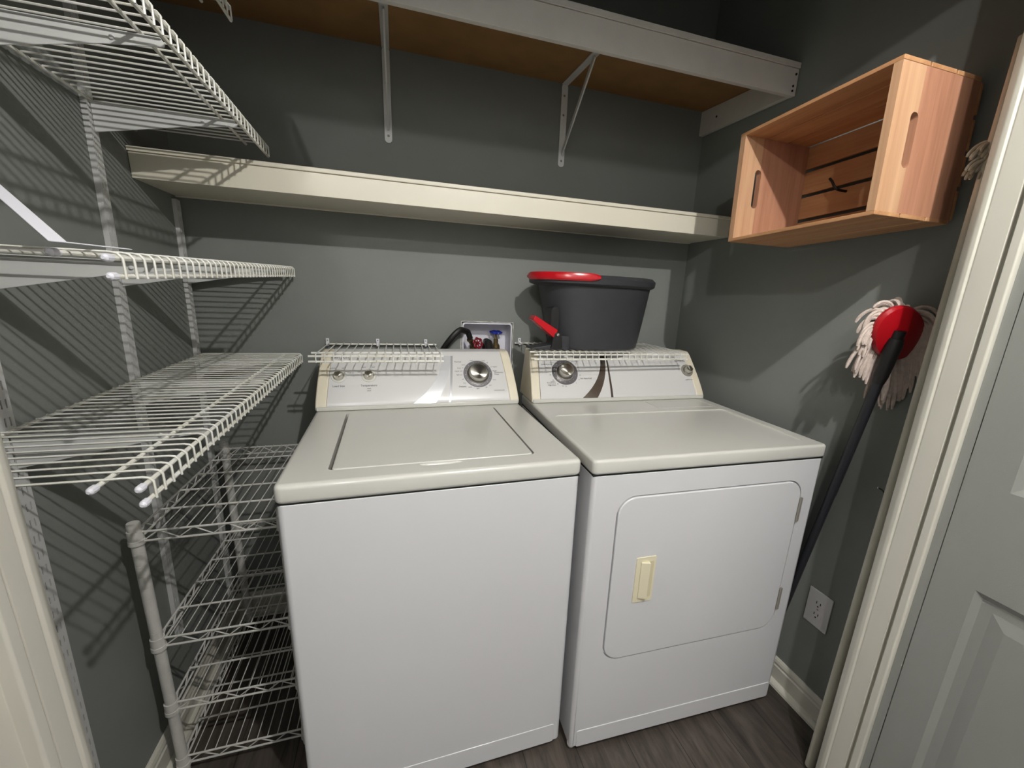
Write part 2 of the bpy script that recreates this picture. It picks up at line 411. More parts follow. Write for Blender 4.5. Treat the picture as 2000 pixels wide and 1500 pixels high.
standard(-.828, .10, 2.20, 'nearest white slotted standard on the left wall, beside the door frame')
standard(-.430, .30, 1.985, 'middle white slotted standard on the left wall, striped by wire shadows')
standard(-.066, .12, 1.570, 'white slotted standard in the back left corner under the cream shelf')

# ---------------------------------------------------------------- wire shelves
def wire_shelf(loc, rot, L, D, label, lip=.03, first=.004, group=None, caps=True, clips=()):
    t = empty('wire_shelf', loc, rot, label=label, cat='wire shelf', group=group)
    b = MB(); n = int(L/.0254); r = .0018
    for i in range(n+1):
        x = first + i*.0254
        pts = [(x, .0, 0), (x, D-.012, 0), (x, D-.0045, -.0015), (x, D, -.007), (x, D, -lip-.003)]
        b.tube(pts, r, 6)
    b.build('cross_wires', M_wire, t)
    e = first + n*.0254
    for nm, y, z in (('back_rail', .0, -.0045), ('middle_rail', D-.058, -.0045), ('front_rail', D-.006, -.0075), ('lip_rail', D-.0045, -lip)):
        ext = .022 if nm != 'back_rail' else .008
        b = MB(); b.tube([(-.006, y, z), (e+ext, y, z)], .0034, 8); o = b.build(nm, M_wire, t)
        if caps and nm != 'back_rail':
            q = MB(); q.tube([(e+ext-.008, y, z), (e+ext, y, z), (e+ext+.004, y, z), (e+ext+.007, y, z)], [.0052, .0056, .0048, .0022], 10); q.build('rail_cap', M_boxw, o)
    for x in clips:
        b = MB(); b.box(x-.006, x+.006, -.0095, -.006, -.012, .016); b.box(x-.0045, x+.0045, -.006, .006, -.012, .002)
        o = b.build('wall_clip', M_boxw, t, bevel=.0015)
        b = MB(); b.lathe([(0, 0), (.003, 0), (0, .001)], (x, -.006, .009), (0, 1, 0), 8); b.build('screw', M_hinge, o)
    return t
RZ = -PI/2
sl = math.asin(.028/1.03)
# shelves stepping up the left wall; local x runs from the back wall towards the door
def side_bracket(y, ztop, shelf):
    t = empty('support_arm', (XL+.0125, y, ztop)); t.parent = shelf; t.matrix_parent_inverse = shelf_matrix(shelf).inverted()
    b = MB(); poly = [(0.001, 0), (.282, 0), (.288, -.006), (.286, -.012), (.20, -.022), (.0, -.062), (.001, -.03)]
    b.prism(poly, 'y', -.0012, .0012)
    b.box(.001, .284, -.0052, .0012, -.0016, 0)
    b.build('arm_plate', M_brk, t, bevel=.0006)
    b = MB(); b.lathe([(0, 0), (.004, 0), (.003, .0025), (0, .003)], (.215, -.0014, -.011), (0, -1, 0), 12); b.build('rivet', M_brk, t)
def shelf_matrix(o): return Matrix.Translation(o.location) @ o.rotation_euler.to_matrix().to_4x4()
def left_shelf(y0, z0, L, label, slope, ys):
    R = Matrix.Rotation(slope, 4, 'X') @ Matrix.Rotation(RZ, 4, 'Z')
    t = wire_shelf((XL+.012, y0, z0), (0, 0, 0), L, .312, label, group='wire shelves up the left wall')
    t.rotation_euler = R.to_euler()
    for y in ys: side_bracket(y, z0 + (y-y0)*math.tan(slope) - .0095, t)
    return t
left_shelf(-.028, 1.084, 1.02, 'lowest white wire shelf on the left wall, just above the metal rack', sl, (-.806, -.405, -.05))
left_shelf(-.028, 1.386, 1.0, 'white wire shelf at eye level on the left wall, seen edge-on', sl, (-.80, -.399, -.045))
left_shelf(-.215, 1.712, .88, 'white wire shelf on left wall seen from below, ending at the cream shelf', -.034, (-.737, -.392))
left_shelf(-.430, 1.936, .64, 'highest white wire shelf, only its front corner showing at the top edge', sl, (-.783,))

# loose flat strut lying on the eye-level shelf against the wall
b = MB()
def strap(mb, P, wv, th):
    P = [Vector(p) for p in P]; wv = Vector(wv)
    for a, c in zip(P[:-1], P[1:]):
        n = (c-a).normalized().cross(wv.normalized()).normalized()*th/2; q = wv/2
        mb.hexa([a-q-n, a+q-n, c+q-n, c-q-n, a-q+n, a+q+n, c+q+n, c-q+n])
strap(b, [(.262, -.985, 1.3655), (.235, -1.062, 1.3655), (-.025, -.862, 1.552)], (.010, .013, .0), .0016)
tag(b.build('flat_strut', M_boxw, None, bevel=.0006), 'bright white flat metal strut slanting up from the eye-level wire shelf at the left edge', 'strut')

# fallen-height shelves behind the consoles
wire_shelf((.752, -.012, 1.1215), (0, 0, PI), .40, .292, 'short white wire shelf clipped to the back wall over the left machine console', lip=.024, clips=(.035, .215, .392), caps=False)
wire_shelf((1.705, -.012, 1.1305), (0, 0, PI), .62, .318, 'white wire shelf over the right machine console carrying the charcoal bucket', lip=.024, clips=(.60, .3), caps=False)

# ---------------------------------------------------------------- chrome rack on the floor
def rack():
    t = empty('wire_rack', (.0, 0, 0), label='grey four-tier wire rack standing on the floor between left wall and washer', cat='rack')
    x0, x1, ya, yb = .012, .318, -.632, -.082
    zs = (.752, .452, .248, .062)
    for x in (x0, x1):
        for y in (ya, yb):
            pr = [(0, .012), (.0125, .012)]
            for k in range(1, 24): pr += [(.0125, k*.0318-.0018), (.0125, k*.0318-.0008), (.0121, k*.0318), (.0125, k*.0318+.0008), (.0125, k*.0318+.0018)]
            pr += [(.0125, .760), (.0135, .764), (.0135, .774), (.012, .777), (0, .777)]
            b = MB(); b.lathe(pr, (x, y, 0), (0, 0, 1), 20); l = b.build('post', M_rack, t)
            b = MB(); b.lathe([(0, 0), (.014, 0), (.014, .008), (.008, .012)], (x, y, 0.0), (0, 0, 1), 14); b.build('foot', M_black, l)
    for z in zs:
        b = MB(); r1, r2 = .0028, .0017
        for (A, B) in (((x0, ya), (x1, ya)), ((x0, yb), (x1, yb)), ((x0, ya), (x0, yb)), ((x1, ya), (x1, yb))):
            A = Vector((*A, z)); B = Vector((*B, z)); d = (B-A); L = d.length; d.normalize()
            A2 = A+d*.014; B2 = B-d*.014
            b.tube([A2, B2], r1, 8); b.tube([A2-Vector((0, 0, .024)), B2-Vector((0, 0, .024))], r1, 8)
            n = max(2, int((L-.03)/.056)); st = (B2-A2)/n; pts = []
            for k in range(n):
                q = A2+st*k; lo = Vector((0, 0, .0225)); hi = Vector((0, 0, .0015))
                pts += [q-lo, q+st*.42-hi, q+st*.5-hi]
            pts.append(B2-Vector((0, 0, .0225)))
            b.tube(pts, r2, 6)
        sh = b.build('shelf', M_rack, t)
        b = MB()
        k = x0+.026
        while k < x1-.02: b.tube([(k, ya, z+.0035), (k, yb, z+.0035)], .0014, 6); k += .0255
        for f in (.2, .4, .6, .8): b.tube([(x0, ya+(yb-ya)*f, z+.0), (x1, ya+(yb-ya)*f, z+.0)], .0028, 8)
        b.build('wire_deck', M_rack, sh)
        for x in (x0, x1):
            for y in (ya, yb):
                b = MB(); b.lathe([(.0126, .005), (.0150, .005), (.0152, -.018), (.0162, -.019), (.0165, -.030), (.0126, -.030)], (x, y, z), (0, 0, 1), 18); b.build('corner_sleeve', M_rack, sh)
rack()

# ---------------------------------------------------------------- washer and dryer
def loft_console(mb, prof, xs, shrink):
    """profile (d,z) swept across stations xs; shrink(z, side) inset"""
    n = len(prof); vs = []
    for i, (x, side) in enumerate(xs):
        for d, z in prof: vs.append((x + side*shrink(z), d, z))
    mb.add(vs, [(i*n+k, i*n+(k+1) % n, (i+1)*n+(k+1) % n, (i+1)*n+k) for i in range(len(xs)-1) for k in range(n)], True)
    mb.add(vs[:n], [tuple(range(n))]); mb.add(vs[-n:], [tuple(range(n-1, -1, -1))])

def console(t, W, d0, z0, ztop, inset=.0):
    """control console on the machine; front foot at depth d0 behind the machine front, leaning back"""
    h = ztop-z0
    A = Vector((0, d0, z0+.012)); 
    face = []
    for k in range(13):
        f = k/12.; ang = f
        d = d0+.004 + .104*f**1.12; z = z0+.014 + (h-.030)*f
        face.append((d, z))
    top = [(d0+.114, ztop-.010), (d0+.122, ztop-.003), (d0+.135, ztop)]
    full = [(d0+.004, z0+.002)] + face + top + [(d0+.185, ztop), (d0+.185, z0+.002)]
    sh = lambda z: .016*((z-z0)/h)**1.5
    cw = .034
    b = MB(); loft_console(b, full, [(.0, 1), (cw*.15, 1), (cw, 1)], sh); b.build('end_cap', M_cream, t, bevel=.004, seg=3)
    b = MB(); loft_console(b, full, [(W-cw, -1), (W-cw*.15, -1), (W, -1)], sh); b.build('end_cap', M_cream, t, bevel=.004, seg=3)
    ins = [(d+.0015, z) for d, z in full]
    b = MB(); loft_console(b, ins, [(cw+.0005, 1), (W-cw-.0005, -1)], sh); o = b.build('control_panel', M_panel, t)
    b = MB(); b.box(.004, W-.004, d0-.001, d0+.03, z0+.001, z0+.015); b.build('lower_trim', M_etop, t, bevel=.003, seg=3)
    def P(x, f, off=0):   # point on face
        d = d0+.0055 + .104*f**1.12; z = z0+.014 + (h-.030)*f
        dd = .104*1.12*max(f, .01)**.12; dz = h-.030
        n = Vector((0, -dz, dd)).normalized()
        return Vector((x, d, z)) + n*off, n
    return P, o
def inlay(P, m, t, name, left, right, N=14):
    """curved strip on the face between x=left(f) and right(f)"""
    b = MB(); vs = []
    for k in range(N+1):
        f = k/N
        for x in (left(f), right(f)):
            q, n = P(x, f); vs.append(q + n*.0006)
    b.add(vs, [(2*k, 2*k+1, 2*k+3, 2*k+2) for k in range(N)], True)
    return b.build(name, m, t)
def knob(P, x, f, R, h, t, ring=None, mring=M_ring, rings=1):
    q, n = P(x, f)
    b = MB()
    b.lathe([(R, .0), (R, .002), (R*.92, .004), (R*.85, h*.75), (R*.80, h), (R*.76, h+.0012), (R*.70, h+.0012), (R*.69, h+.0004), (R*.66, h+.0004), (0, h+.0004)], q, n, 40)
    k = b.build('knob', M_chrome, t)
    b = MB(); b.lathe([(R*.86, h*.3), (R*.90, h*.35), (R*.86, h*.6), (R*.80, h*.62)], q, n, 40); b.build('grip_band', M_swd, k)
    if ring:
        b = MB(); b.lathe([(R+.001, .0), (R+.001, .0022), (ring, .0022), (ring+.001, 0)], q, n, 48); b.build('dial_ring', mring, k)
        if mring is M_ring:
            b = MB()
            u = n.cross(Vector((1, 0, 0))).normalized(); v = n.cross(u)
            for i in range(14):
                a = 2*PI*i/14+.3; c = q + (u*math.cos(a)+v*math.sin(a))*(R+ring)/2
                b.lathe([(0, .0030), (.0011, .0027), (.0011, .002)], c, n, 8)
            b.build('dial_dots', M_boxw, k)
    return k

# washer -----------------------------------------------------
WX, WY, WYAW, WW = .3607, -.8433, .0184, .686
wm = empty('washing_machine', (WX, WY, 0), (0, 0, WYAW), 'white top-loading washing machine with load size and temperature knobs, left of the dryer', 'washing machine')
DEP = .66
b = MB(); b.prism(rrect(.002, WW-.002, .004, DEP, .014, 5), 'z', .022, .887, True); cab = b.build('cabinet', M_enam, wm, bevel=.0015)
for x in (.016, WW-.016):
    b = MB(); b.ball((x, .022, .024), .014, 12, 8, (1, 1, 1.2)); b.build('corner_foot', M_enam, wm)
b = MB(); b.prism(rrect(.02, WW-.024, .02, .086, .006, 4), 'y', .0022, .0055); b.build('toe_panel', M_enam, wm, bevel=.0015, seg=2)
b = MB(); b.box(.003, WW-.003, .006, DEP, .8865, .8905); b.build('seam_gap', M_dark, wm)
# lid deck with pocket
b = MB(); b.prism(rrect(0, WW, 0, DEP+.004, .016, 6), 'z', .8895, .9336); deck = b.build('top_deck', M_etop, wm)
wm_ = Matrix.Translation((WX, WY, 0)) @ Matrix.Rotation(WYAW, 4, 'Z')
def cutter_from(mb, mw):
    o = mb.build('cutter', M_dark); o.matrix_world = mw; return o
md = deck.modifiers.new('bv', 'BEVEL'); md.width = .011; md.segments = 5; md.limit_method = 'ANGLE'; md.angle_limit = math.radians(60)
bpy.context.view_layer.update(); bake(deck)
c = MB(); c.prism(rrect(.0955, .5805, .0615, .517, .012, 5), 'z', .908, 1.0); cut(deck, cutter_from(c, wm_))
for p in deck.data.polygons: p.use_smooth = True
deck.modifiers.clear(); deck.data.set_sharp_from_angle(angle=math.radians(32))
for p in deck.data.polygons:
    if abs(p.normal.z) > .9995: p.use_smooth = False
c = MB(); c.ball((.343, .052, .9345), 1, 24, 12, (.052, .0095, .010)); cut(deck, cutter_from(c, wm_))
for p in deck.data.polygons: p.use_smooth = True
deck.modifiers.clear(); deck.data.set_sharp_from_angle(angle=math.radians(32))
for p in deck.data.polygons:
    if abs(p.normal.z) > .9995: p.use_smooth = False
b = MB(); b.prism(rrect(.1030, .5755, .0625, .5165, .011, 5), 'z', .912, .9352); b.build('lid', M_etop, wm, bevel=.004, seg=4)
b = MB(); 
P, fo = console(wm, WW-.002, .548, .9336, 1.113)
inlay(P, M_sil, wm, 'silver_swoosh', lambda f: .305+.108*(1-(1-f)**2.1), lambda f: .380+.064*(1-(1-f)**2.0))
inlay(P, mat('pale_grey_stripe', (176, 176, 180), .3, metal=.3), wm, 'thin_stripe', lambda f: .426+.019*f**.7, lambda f: .4315+.022*f**.7)
# stainless-looking raised logo bar omitted; knobs
knob(P, .070, .60, .0165, .017, wm, .0235, M_etop); knob(P, .164, .60, .0165, .017, wm, .0235, M_etop); kd = knob(P, .540, .60, .041, .026, wm, .0525)
q0, nn = P(0, .6); ex = Vector((1, 0, 0)); ey = nn.cross(ex)
if ey.z < 0: ey = -ey
def around(cx, items, R=.058, sz=.0062):
    out = []
    for st, ang in items:
        a = math.radians(ang); out.append((st, cx+R*math.cos(a), R*math.sin(a)-.003, sz, 'LEFT' if abs(ang) < 88 else ('RIGHT' if abs(ang) > 100 else 'CENTER')))
    return out
text_mesh([('Load Size', .070, -.040, .0098, 'CENTER'), ('Temperature', .164, -.040, .0098, 'CENTER'), ('wash', .164, -.050, .006, 'CENTER'), ('rinse', .164, -.058, .006, 'CENTER'),
           ('small', .043, .010, .006, 'RIGHT'), ('large', .097, .010, .006, 'LEFT'), ('medium', .060, .028, .006, 'RIGHT'), ('super', .079, .028, .006, 'LEFT'),
           ('hot', .137, .012, .006, 'RIGHT'), ('cold', .191, .012, .006, 'LEFT'), ('warm', .155, .030, .006, 'RIGHT'), ('cool', .173, .030, .006, 'LEFT'),
           ('HEAVY DUTY', .045, .066, .0095, 'LEFT')] +
          around(.540, [('wash', 103), ('soak', 70), ('off', 52), ('12 regular', 30), ('8 light', 12), ('rinse', -25), ('spin', -52), ('off', -68), ('light', -96), ('short', -118),
                        ('rinse', -143), ('off', -160), ('light soil', -178), ('regular soil', 167), ('heavy 14', 154), ('extra', 139)]) +
          [('Normal', .482, .047, .0078, 'RIGHT'), ('Permanent', .602, .002, .0078, 'LEFT'), ('Press', .602, -.006, .0078, 'LEFT'), ('Delicate', .492, -.052, .0078, 'RIGHT')],
          'panel_lettering', M_ink, wm, q0, ex, ey, nn)
text_mesh([('commercial', .592, -.070, .0085, 'LEFT')], 'maker_lettering', M_inkg, wm, q0, ex, ey, nn)

# dryer ------------------------------------------------------
DX, DY, DYAW, DW = 1.0602, -.8652, -.0233, .7438
dm = empty('tumble_dryer', (DX, DY, 0), (0, 0, DYAW), 'white front-loading clothes dryer with cream door handle, right of the washer', 'clothes dryer')
DD = .70; dmw = Matrix.Translation((DX, DY, 0)) @ Matrix.Rotation(DYAW, 4, 'Z')
b = MB(); b.prism(rrect(.003, DW-.003, .004, DD, .012, 5), 'z', .022, .898, True); cab = b.build('cabinet', M_enam, dm, bevel=.0015)
for x in (.014, DW-.014):
    b = MB(); b.ball((x, .020, .020), .013, 12, 8, (1, 1, 1.3)); b.build('corner_foot', M_enam, dm)
b = MB(); b.prism(rrect(.022, DW-.014, .020, .080, .006, 4), 'y', .0018, .0055); b.build('toe_panel', M_enam, dm, bevel=.0015)
b = MB(); b.box(.004, DW-.004, .006, DD, .8975, .9032); b.build('seam_gap', M_dark, dm)
b = MB(); b.prism(rrect(0, DW, 0, DD+.004, .014, 6), 'z', .9026, .9423); deck = b.build('top_deck', M_etop, dm)
md = deck.modifiers.new('bv', 'BEVEL'); md.width = .008; md.segments = 4; md.limit_method = 'ANGLE'; md.angle_limit = math.radians(60)
bpy.context.view_layer.update(); bake(deck)
c = MB(); c.prism(rrect(.030, .705, .040, .395, .02, 5), 'z', .9385, 1.0); cut(deck, cutter_from(c, dmw))
c = MB(); c.prism(rrect(.452, .702, .430, .545, .008, 3), 'z', .9403, 1.0); cut(deck, cutter_from(c, dmw))
for p in deck.data.polygons: p.use_smooth = True
deck.modifiers.clear(); deck.data.set_sharp_from_angle(angle=math.radians(32))
for p in deck.data.polygons:
    if abs(p.normal.z) > .9995: p.use_smooth = False
b = MB(); b.prism(rrect(.457, .697, .436, .54, .006, 3), 'z', .9395, .9420); b.build('lint_filter_lid', M_etop, dm, bevel=.001)
# door
def door_outline(i=0, r=.055): return rrect(.078+i, .686-i, .318+i, .836-i, r-i, 8)
c = MB(); c.prism(door_outline(), 'y', -.01, .014); cut(cab, cutter_from(c, dmw))
for p in cab.data.polygons: p.use_smooth = True
cab.modifiers.clear(); cab.data.set_sharp_from_angle(angle=math.radians(32))
for p in cab.data.polygons:
    if abs(p.normal.y) > .9995: p.use_smooth = False
b = MB(); b.prism(door_outline(.0038), 'y', .0012, .018); dr = b.build('door', M_enam, dm, bevel=.0035, seg=3)
hx0, hx1, hz0, hz1 = .152, .213, .507, .650
b = MB(); b.prism(rrect(hx0, hx1, hz0, hz1, .004, 3), 'y', -.0012, .003); hp = b.build('handle_plate', M_hand, dr, bevel=.001)
c = MB(); c.prism(rrect(hx0+.012, hx1-.008, hz0+.014, hz1-.014, .010, 4), 'y', -.01, .014)
cut(hp, cutter_from(c, dmw)) if False else bpy.data.objects.remove(cutter_from(c, dmw), do_unlink=True)
b = MB(); b.hexa([(.166, -.004, .522), (.190, -.012, .522), (.190, -.0125, .636), (.166, -.004, .636), (.166, -.001, .522), (.192, -.001, .522), (.192, -.001, .636), (.166, -.001, .636)])
b.build('handle_grip', M_hand, dr, bevel=.004, seg=3)
b = MB(); b.prism(rrect(.1935, .2065, .522, .636, .004, 3), 'y', -.0016, -.0010); b.build('handle_hollow_shade', mat('shaded_cream_plastic', (212, 202, 168), .5), dr)  # flat strip, shade of the grip hollow put into a darker cream
for z in (.700, .386):
    b = MB(); b.box(.6815, .6905, -.0022, .004, z, z+.078); hg = b.build('door_hinge', M_hinge, dm, bevel=.001)
    b = MB(); b.tube([(.6805, -.0022, z+.002), (.6805, -.0022, z+.076)], .0026, 8)
    for k in range(3): b.box(.684, .688, -.003, -.002, z+.012+k*.024, z+.018+k*.024)
    b.build('hinge_pin', M_hinge, hg)
P, fo = console(dm, DW-.004, .548, .9423, 1.121)
inlay(P, M_swd, dm, 'taupe_swoosh', lambda f: .200+.103*(1-(1-f)**2.1), lambda f: .262+.062*(1-(1-f)**2.0))
inlay(P, M_swd, dm, 'thin_stripe', lambda f: .319+.010*f, lambda f: .3285+.006*f)
knob(P, .144, .60, .034, .030, dm, .0515); knob(P, .689, .62, .018, .022, dm, .0265, M_hinge)
q0, nn = P(0, .6); ey = nn.cross(ex)
if ey.z < 0: ey = -ey
text_mesh([('push to start', .689, -.040, .0072, 'CENTER'), ('ADMIRAL', .640, .045, .0120, 'LEFT'),
           ('No Heat Fluff', .203, -.030, .0085, 'LEFT'), ('Timed Dry', .100, -.046, .0078, 'RIGHT'), ('High Heat', .100, -.055, .0078, 'RIGHT'), ('Automatic Dry', .138, .060, .0078, 'CENTER'), ('Delicate', .186, .060, .0078, 'LEFT')] +
          around(.144, [('perm press', 54), ('50', 38), ('40', 22), ('less dry', 10), ('20', -12), ('10', -32), ('0', -50), ('20', -95), ('30', -104), ('40', -125), ('50', -147), ('cottons', -141), ('70', -170),
                        ('very dry', 158), ('Energy Preferred', 144), ('cotton', 132)]),
          'panel_lettering', M_ink, dm, q0, ex, ey, nn)

# ---------------------------------------------------------------- recessed supply box, valves, hoses
t = empty('supply_box', (.967, 0, bz0), label='white recessed laundry supply box in the back wall between the two consoles', cat='supply box')
b = MB(); X0, X1, Z0, Z1 = -.103, .103, .002, .176
b.box(X0, X1, .082, .086, Z0, Z1); b.box(X0, X0+.003, 0, .082, Z0, Z1); b.box(X1-.003, X1, 0, .082, Z0, Z1); b.box(X0, X1, 0, .082, Z0, Z0+.003); b.box(X0, X1, 0, .082, Z1-.003, Z1)
b.build('box_shell', M_boxw, t)
b = MB(); o_ = rrect(X0-.001, X1+.001, Z0-.001, Z1+.001, .012, 4); i_ = rrect(X0+.004, X1-.004, Z0+.004, Z1-.004, .010, 4); n = len(o_)
vs = [(x, -.0025, z) for x, z in o_] + [(x, -.0025, z) for x, z in i_] + [(x, 0, z) for x, z in o_] + [(x, 0, z) for x, z in i_]
b.add(vs, [(k, (k+1) % n, n+(k+1) % n, n+k) for k in range(n)] + [(k, (k+1) % n, 2*n+(k+1) % n, 2*n+k) for k in range(n)] + [(n+k, n+(k+1) % n, 3*n+(k+1) % n, 3*n+k) for k in range(n)])
b.build('box_rim', M_boxw, t)
b = MB(); rr = random.Random(3)
pts = [(x*1.045, -.0012+rr.uniform(-.0006, .0006), z+(z-.09)*.04+rr.uniform(-.0015, .0015)) for x, z in rrect(X0-.001, X1+.001, Z0-.001, Z1+.001, .004, 3)]
for p_, q_ in zip(pts, pts[1:]+pts[:1]):
    A = Vector(p_); B = Vector(q_); m = max(1, int((B-A).length/.012))
    seq = [A+(B-A)*(k/m)+Vector((rr.uniform(-.0012, .0012), 0, rr.uniform(-.0012, .0012))) for k in range(m+1)]
    b.tube(seq, [rr.uniform(.0006, .0022) for _ in seq], 6)
b.build('ragged_plaster_edge', M_plas, t)
def wheel(mb, c, ax, R=.020, thick=.006):
    ax = Vector(ax).normalized(); u = ax.orthogonal().normalized(); v = ax.cross(u)
    pts = []
    for k in range(49):
        a = 2*PI*k/48; r = R*(1+.12*math.cos(6*a)); pts.append(Vector(c)+(u*math.cos(a)+v*math.sin(a))*r)
    mb.tube(pts, thick*.62, 8, cap=False)
    for k in range(3):
        a = PI*k/3; mb.tube([Vector(c)-(u*math.cos(a)+v*math.sin(a))*R, Vector(c)+(u*math.cos(a)+v*math.sin(a))*R], thick*.45, 6)
    mb.lathe([(0, -.004), (.006, -.004), (.006, .005), (0, .005)], c, ax, 12)
t = empty('water_valve', (1.014, .048, 1.035), label='brass cold water valve with blue wheel handle standing in the supply box', cat='water valve')
b = MB(); b.lathe([(0, 0), (.011, 0), (.011, .02), (.017, .024), (.019, .045), (.017, .075), (.010, .084), (.010, .1), (.006, .104), (.004, .128), (0, .128)], (0, 0, 0), (0, 0, 1), 20)
b.tube([(0, 0, .055), (0, -.028, .052)], .012, 14); b.build('valve_body', M_brass, t)
b = MB(); wheel(b, (0, 0, .130), (0, -.15, 1), .022); b.build('wheel_handle', M_blue, t)
t = empty('water_valve', (.917, .045, 1.035), label='brass hot water valve with red wheel handle turned outward in the supply box', cat='water valve')
b = MB(); b.lathe([(0, 0), (.011, 0), (.011, .05), (.015, .055), (.015, .085), (.009, .092), (0, .092)], (0, 0, 0), (0, 0, 1), 18)
b.tube([(0, 0, .072), (.004, -.045, .088)], .009, 12); b.tube([(0, 0, .072), (-.018, -.04, .098), (-.026, -.05, .104)], .0115, 12); b.build('valve_body', M_brass, t)
b = MB(); wheel(b, (.008, -.060, .090), (.45, -1, .25), .020); b.build('wheel_handle', M_redv, t)
b = MB(); pts = []
for k in range(17):
    s = k/16; a = PI*.12 + s*PI*.62
    pts.append((.884 - .112*s, -.012-.03*math.sin(PI*s) - .02*s, 1.152 + .034*math.sin(PI*min(1, .18+s*.5)*1.0) - .15*max(0, s-.28)**1.35))
b.tube([(.895, -.005, 1.143)] + pts + [(.770, -.066, 1.02), (.770, -.068, .85)], .0115, 12)
tag(b.build('fill_hose', M_black), 'black rubber hose arching left out of the supply box down behind the washer console', 'hose')
b = MB(); b.tube([(.968, .04, 1.03), (.968, .035, 1.09), (.967, .015, 1.128), (.966, -.03, 1.128), (.966, -.06, 1.095), (.966, -.064, .85)], .0165, 14)
tag(b.build('drain_hose', M_black), 'thick black drain hose looping out of the supply box between the two valves', 'hose')
b = MB(); b.tube([(1.014, .014, 1.087), (1.014, -.02, 1.085), (1.014, -.045, 1.065), (1.014, -.052, 1.0), (1.014, -.052, .85)], .0125, 12)
tag(b.build('fill_hose', M_black), 'black rubber hose dropping from the blue-handled valve behind the washer console', 'hose')

# ---------------------------------------------------------------- bucket
bz = 1.1335; bc = Vector((1.345, -.172, bz))
t = empty('mop_bucket', bc, label='oval charcoal plastic mop bucket with red handle on the wire shelf over the dryer', cat='bucket')
def oval(a, bb, z, n=64, p=2.4, cx=0):
    out = []
    for k in range(n):
        q = 2*PI*k/n; c, s = math.cos(q), math.sin(q)
        out.append((cx+a*math.copysign(abs(c)**(2/p), c), bb*math.copysign(abs(s)**(2/p), s), z))
    return out
def skin(mb, rings, close0=False, close1=False):
    n = len(rings[0]); vs = [v for r in rings for v in r]
    mb.add(vs, [(i*n+k, i*n+(k+1) % n, (i+1)*n+(k+1) % n, (i+1)*n+k) for i in range(len(rings)-1) for k in range(n)], True)
    if close0: mb.add(rings[0], [tuple(range(n))])
    if close1: mb.add(rings[-1], [tuple(range(n))])
b = MB()
rings = [oval(.172, .110, 0, cx=.02), oval(.180, .117, .006, cx=.02)] + [oval(.180+.048*f**.9, .117+.022*f, .006+.245*f, cx=.02-.01*f) for f in (.2, .4, .6, .8, 1)] + [oval(.2250, .1365, .250, cx=.01), oval(.176, .113, .008, cx=.02)]
skin(b, rings, True, True); b.build('bucket_body', M_bucket, t)
b = MB(); skin(b, [oval(.2270, .1375, .232, cx=.01), oval(.238, .148, .234, cx=.005), oval(.250, .158, .240, cx=.0), oval(.252, .160, .258, cx=0), oval(.240, .150, .270, cx=0), oval(.224, .136, .272, cx=.005), oval(.222, .134, .25, cx=.01)]); b.build('rim', M_bucket, t)
b = MB()
ra = []
for k in range(33):
    q = PI*(.97 + .49*k/32)
    c, s = math.cos(q), math.sin(q); p_ = 2.4
    ra.append(Vector((.256*math.copysign(abs(c)**(2/p_), c), .163*math.copysign(abs(s)**(2/p_), s), 0)))
vs = []
for i, q in enumerate(ra):
    e = min(1, min(i, len(ra)-1-i)/3.0); hgt = .005+.008*e**.5; o2 = q.normalized()
    zc = .262
    for dx, dz in ((-.012, hgt), (.002, hgt+.001), (.006, hgt*.4), (.006, -hgt*.6), (.001, -hgt), (-.012, -hgt)):
        vs.append(q + o2*dx + Vector((0, 0, zc+dz)))
nq = 6
b.add(vs, [(i*nq+k, i*nq+(k+1) % nq, (i+1)*nq+(k+1) % nq, (i+1)*nq+k) for i in range(len(ra)-1) for k in range(nq)], True)
b.add(vs[:nq], [tuple(range(nq))]); b.add(vs[-nq:], [tuple(range(nq))]); b.build('carry_handle', M_red, t)
# pedal housing and pedal
b = MB(); b.prism([(-.268, 0), (-.12, 0), (-.12, .05), (-.155, .052), (-.19, .018), (-.268, .006)], 'y', -.095, -.02); b.build('pedal_base', M_bucket, t, bevel=.003)
b = MB(); b.prism([(-.196, .006), (-.150, .006), (-.158, .058), (-.172, .068), (-.184, .060)], 'y', -.105, -.095); pb = b.build('pedal_bracket', M_black, t, bevel=.002)
b = MB(); b.lathe([(0, 0), (.006, 0), (.005, .004), (0, .005)], (-.172, -.105, .056), (0, -1, 0), 14); b.build('bolt', M_chrome, pb)
b = MB(); b.hexa([(-.270, -.104, .108), (-.262, -.104, .124), (-.262, -.05, .124), (-.270, -.05, .108), (-.186, -.104, .044), (-.170, -.104, .072), (-.170, -.05, .072), (-.186, -.05, .044)])
b.build('pedal', M_red, t, bevel=.004, seg=3)
b = MB(); b.prism(rrect(-.196, -.165, .065, .155, .014, 4), 'y', -.088, -.02); b.build('pedal_recess_shade', M_black, t)  # solid black block painting the shade of the recess behind the pedal

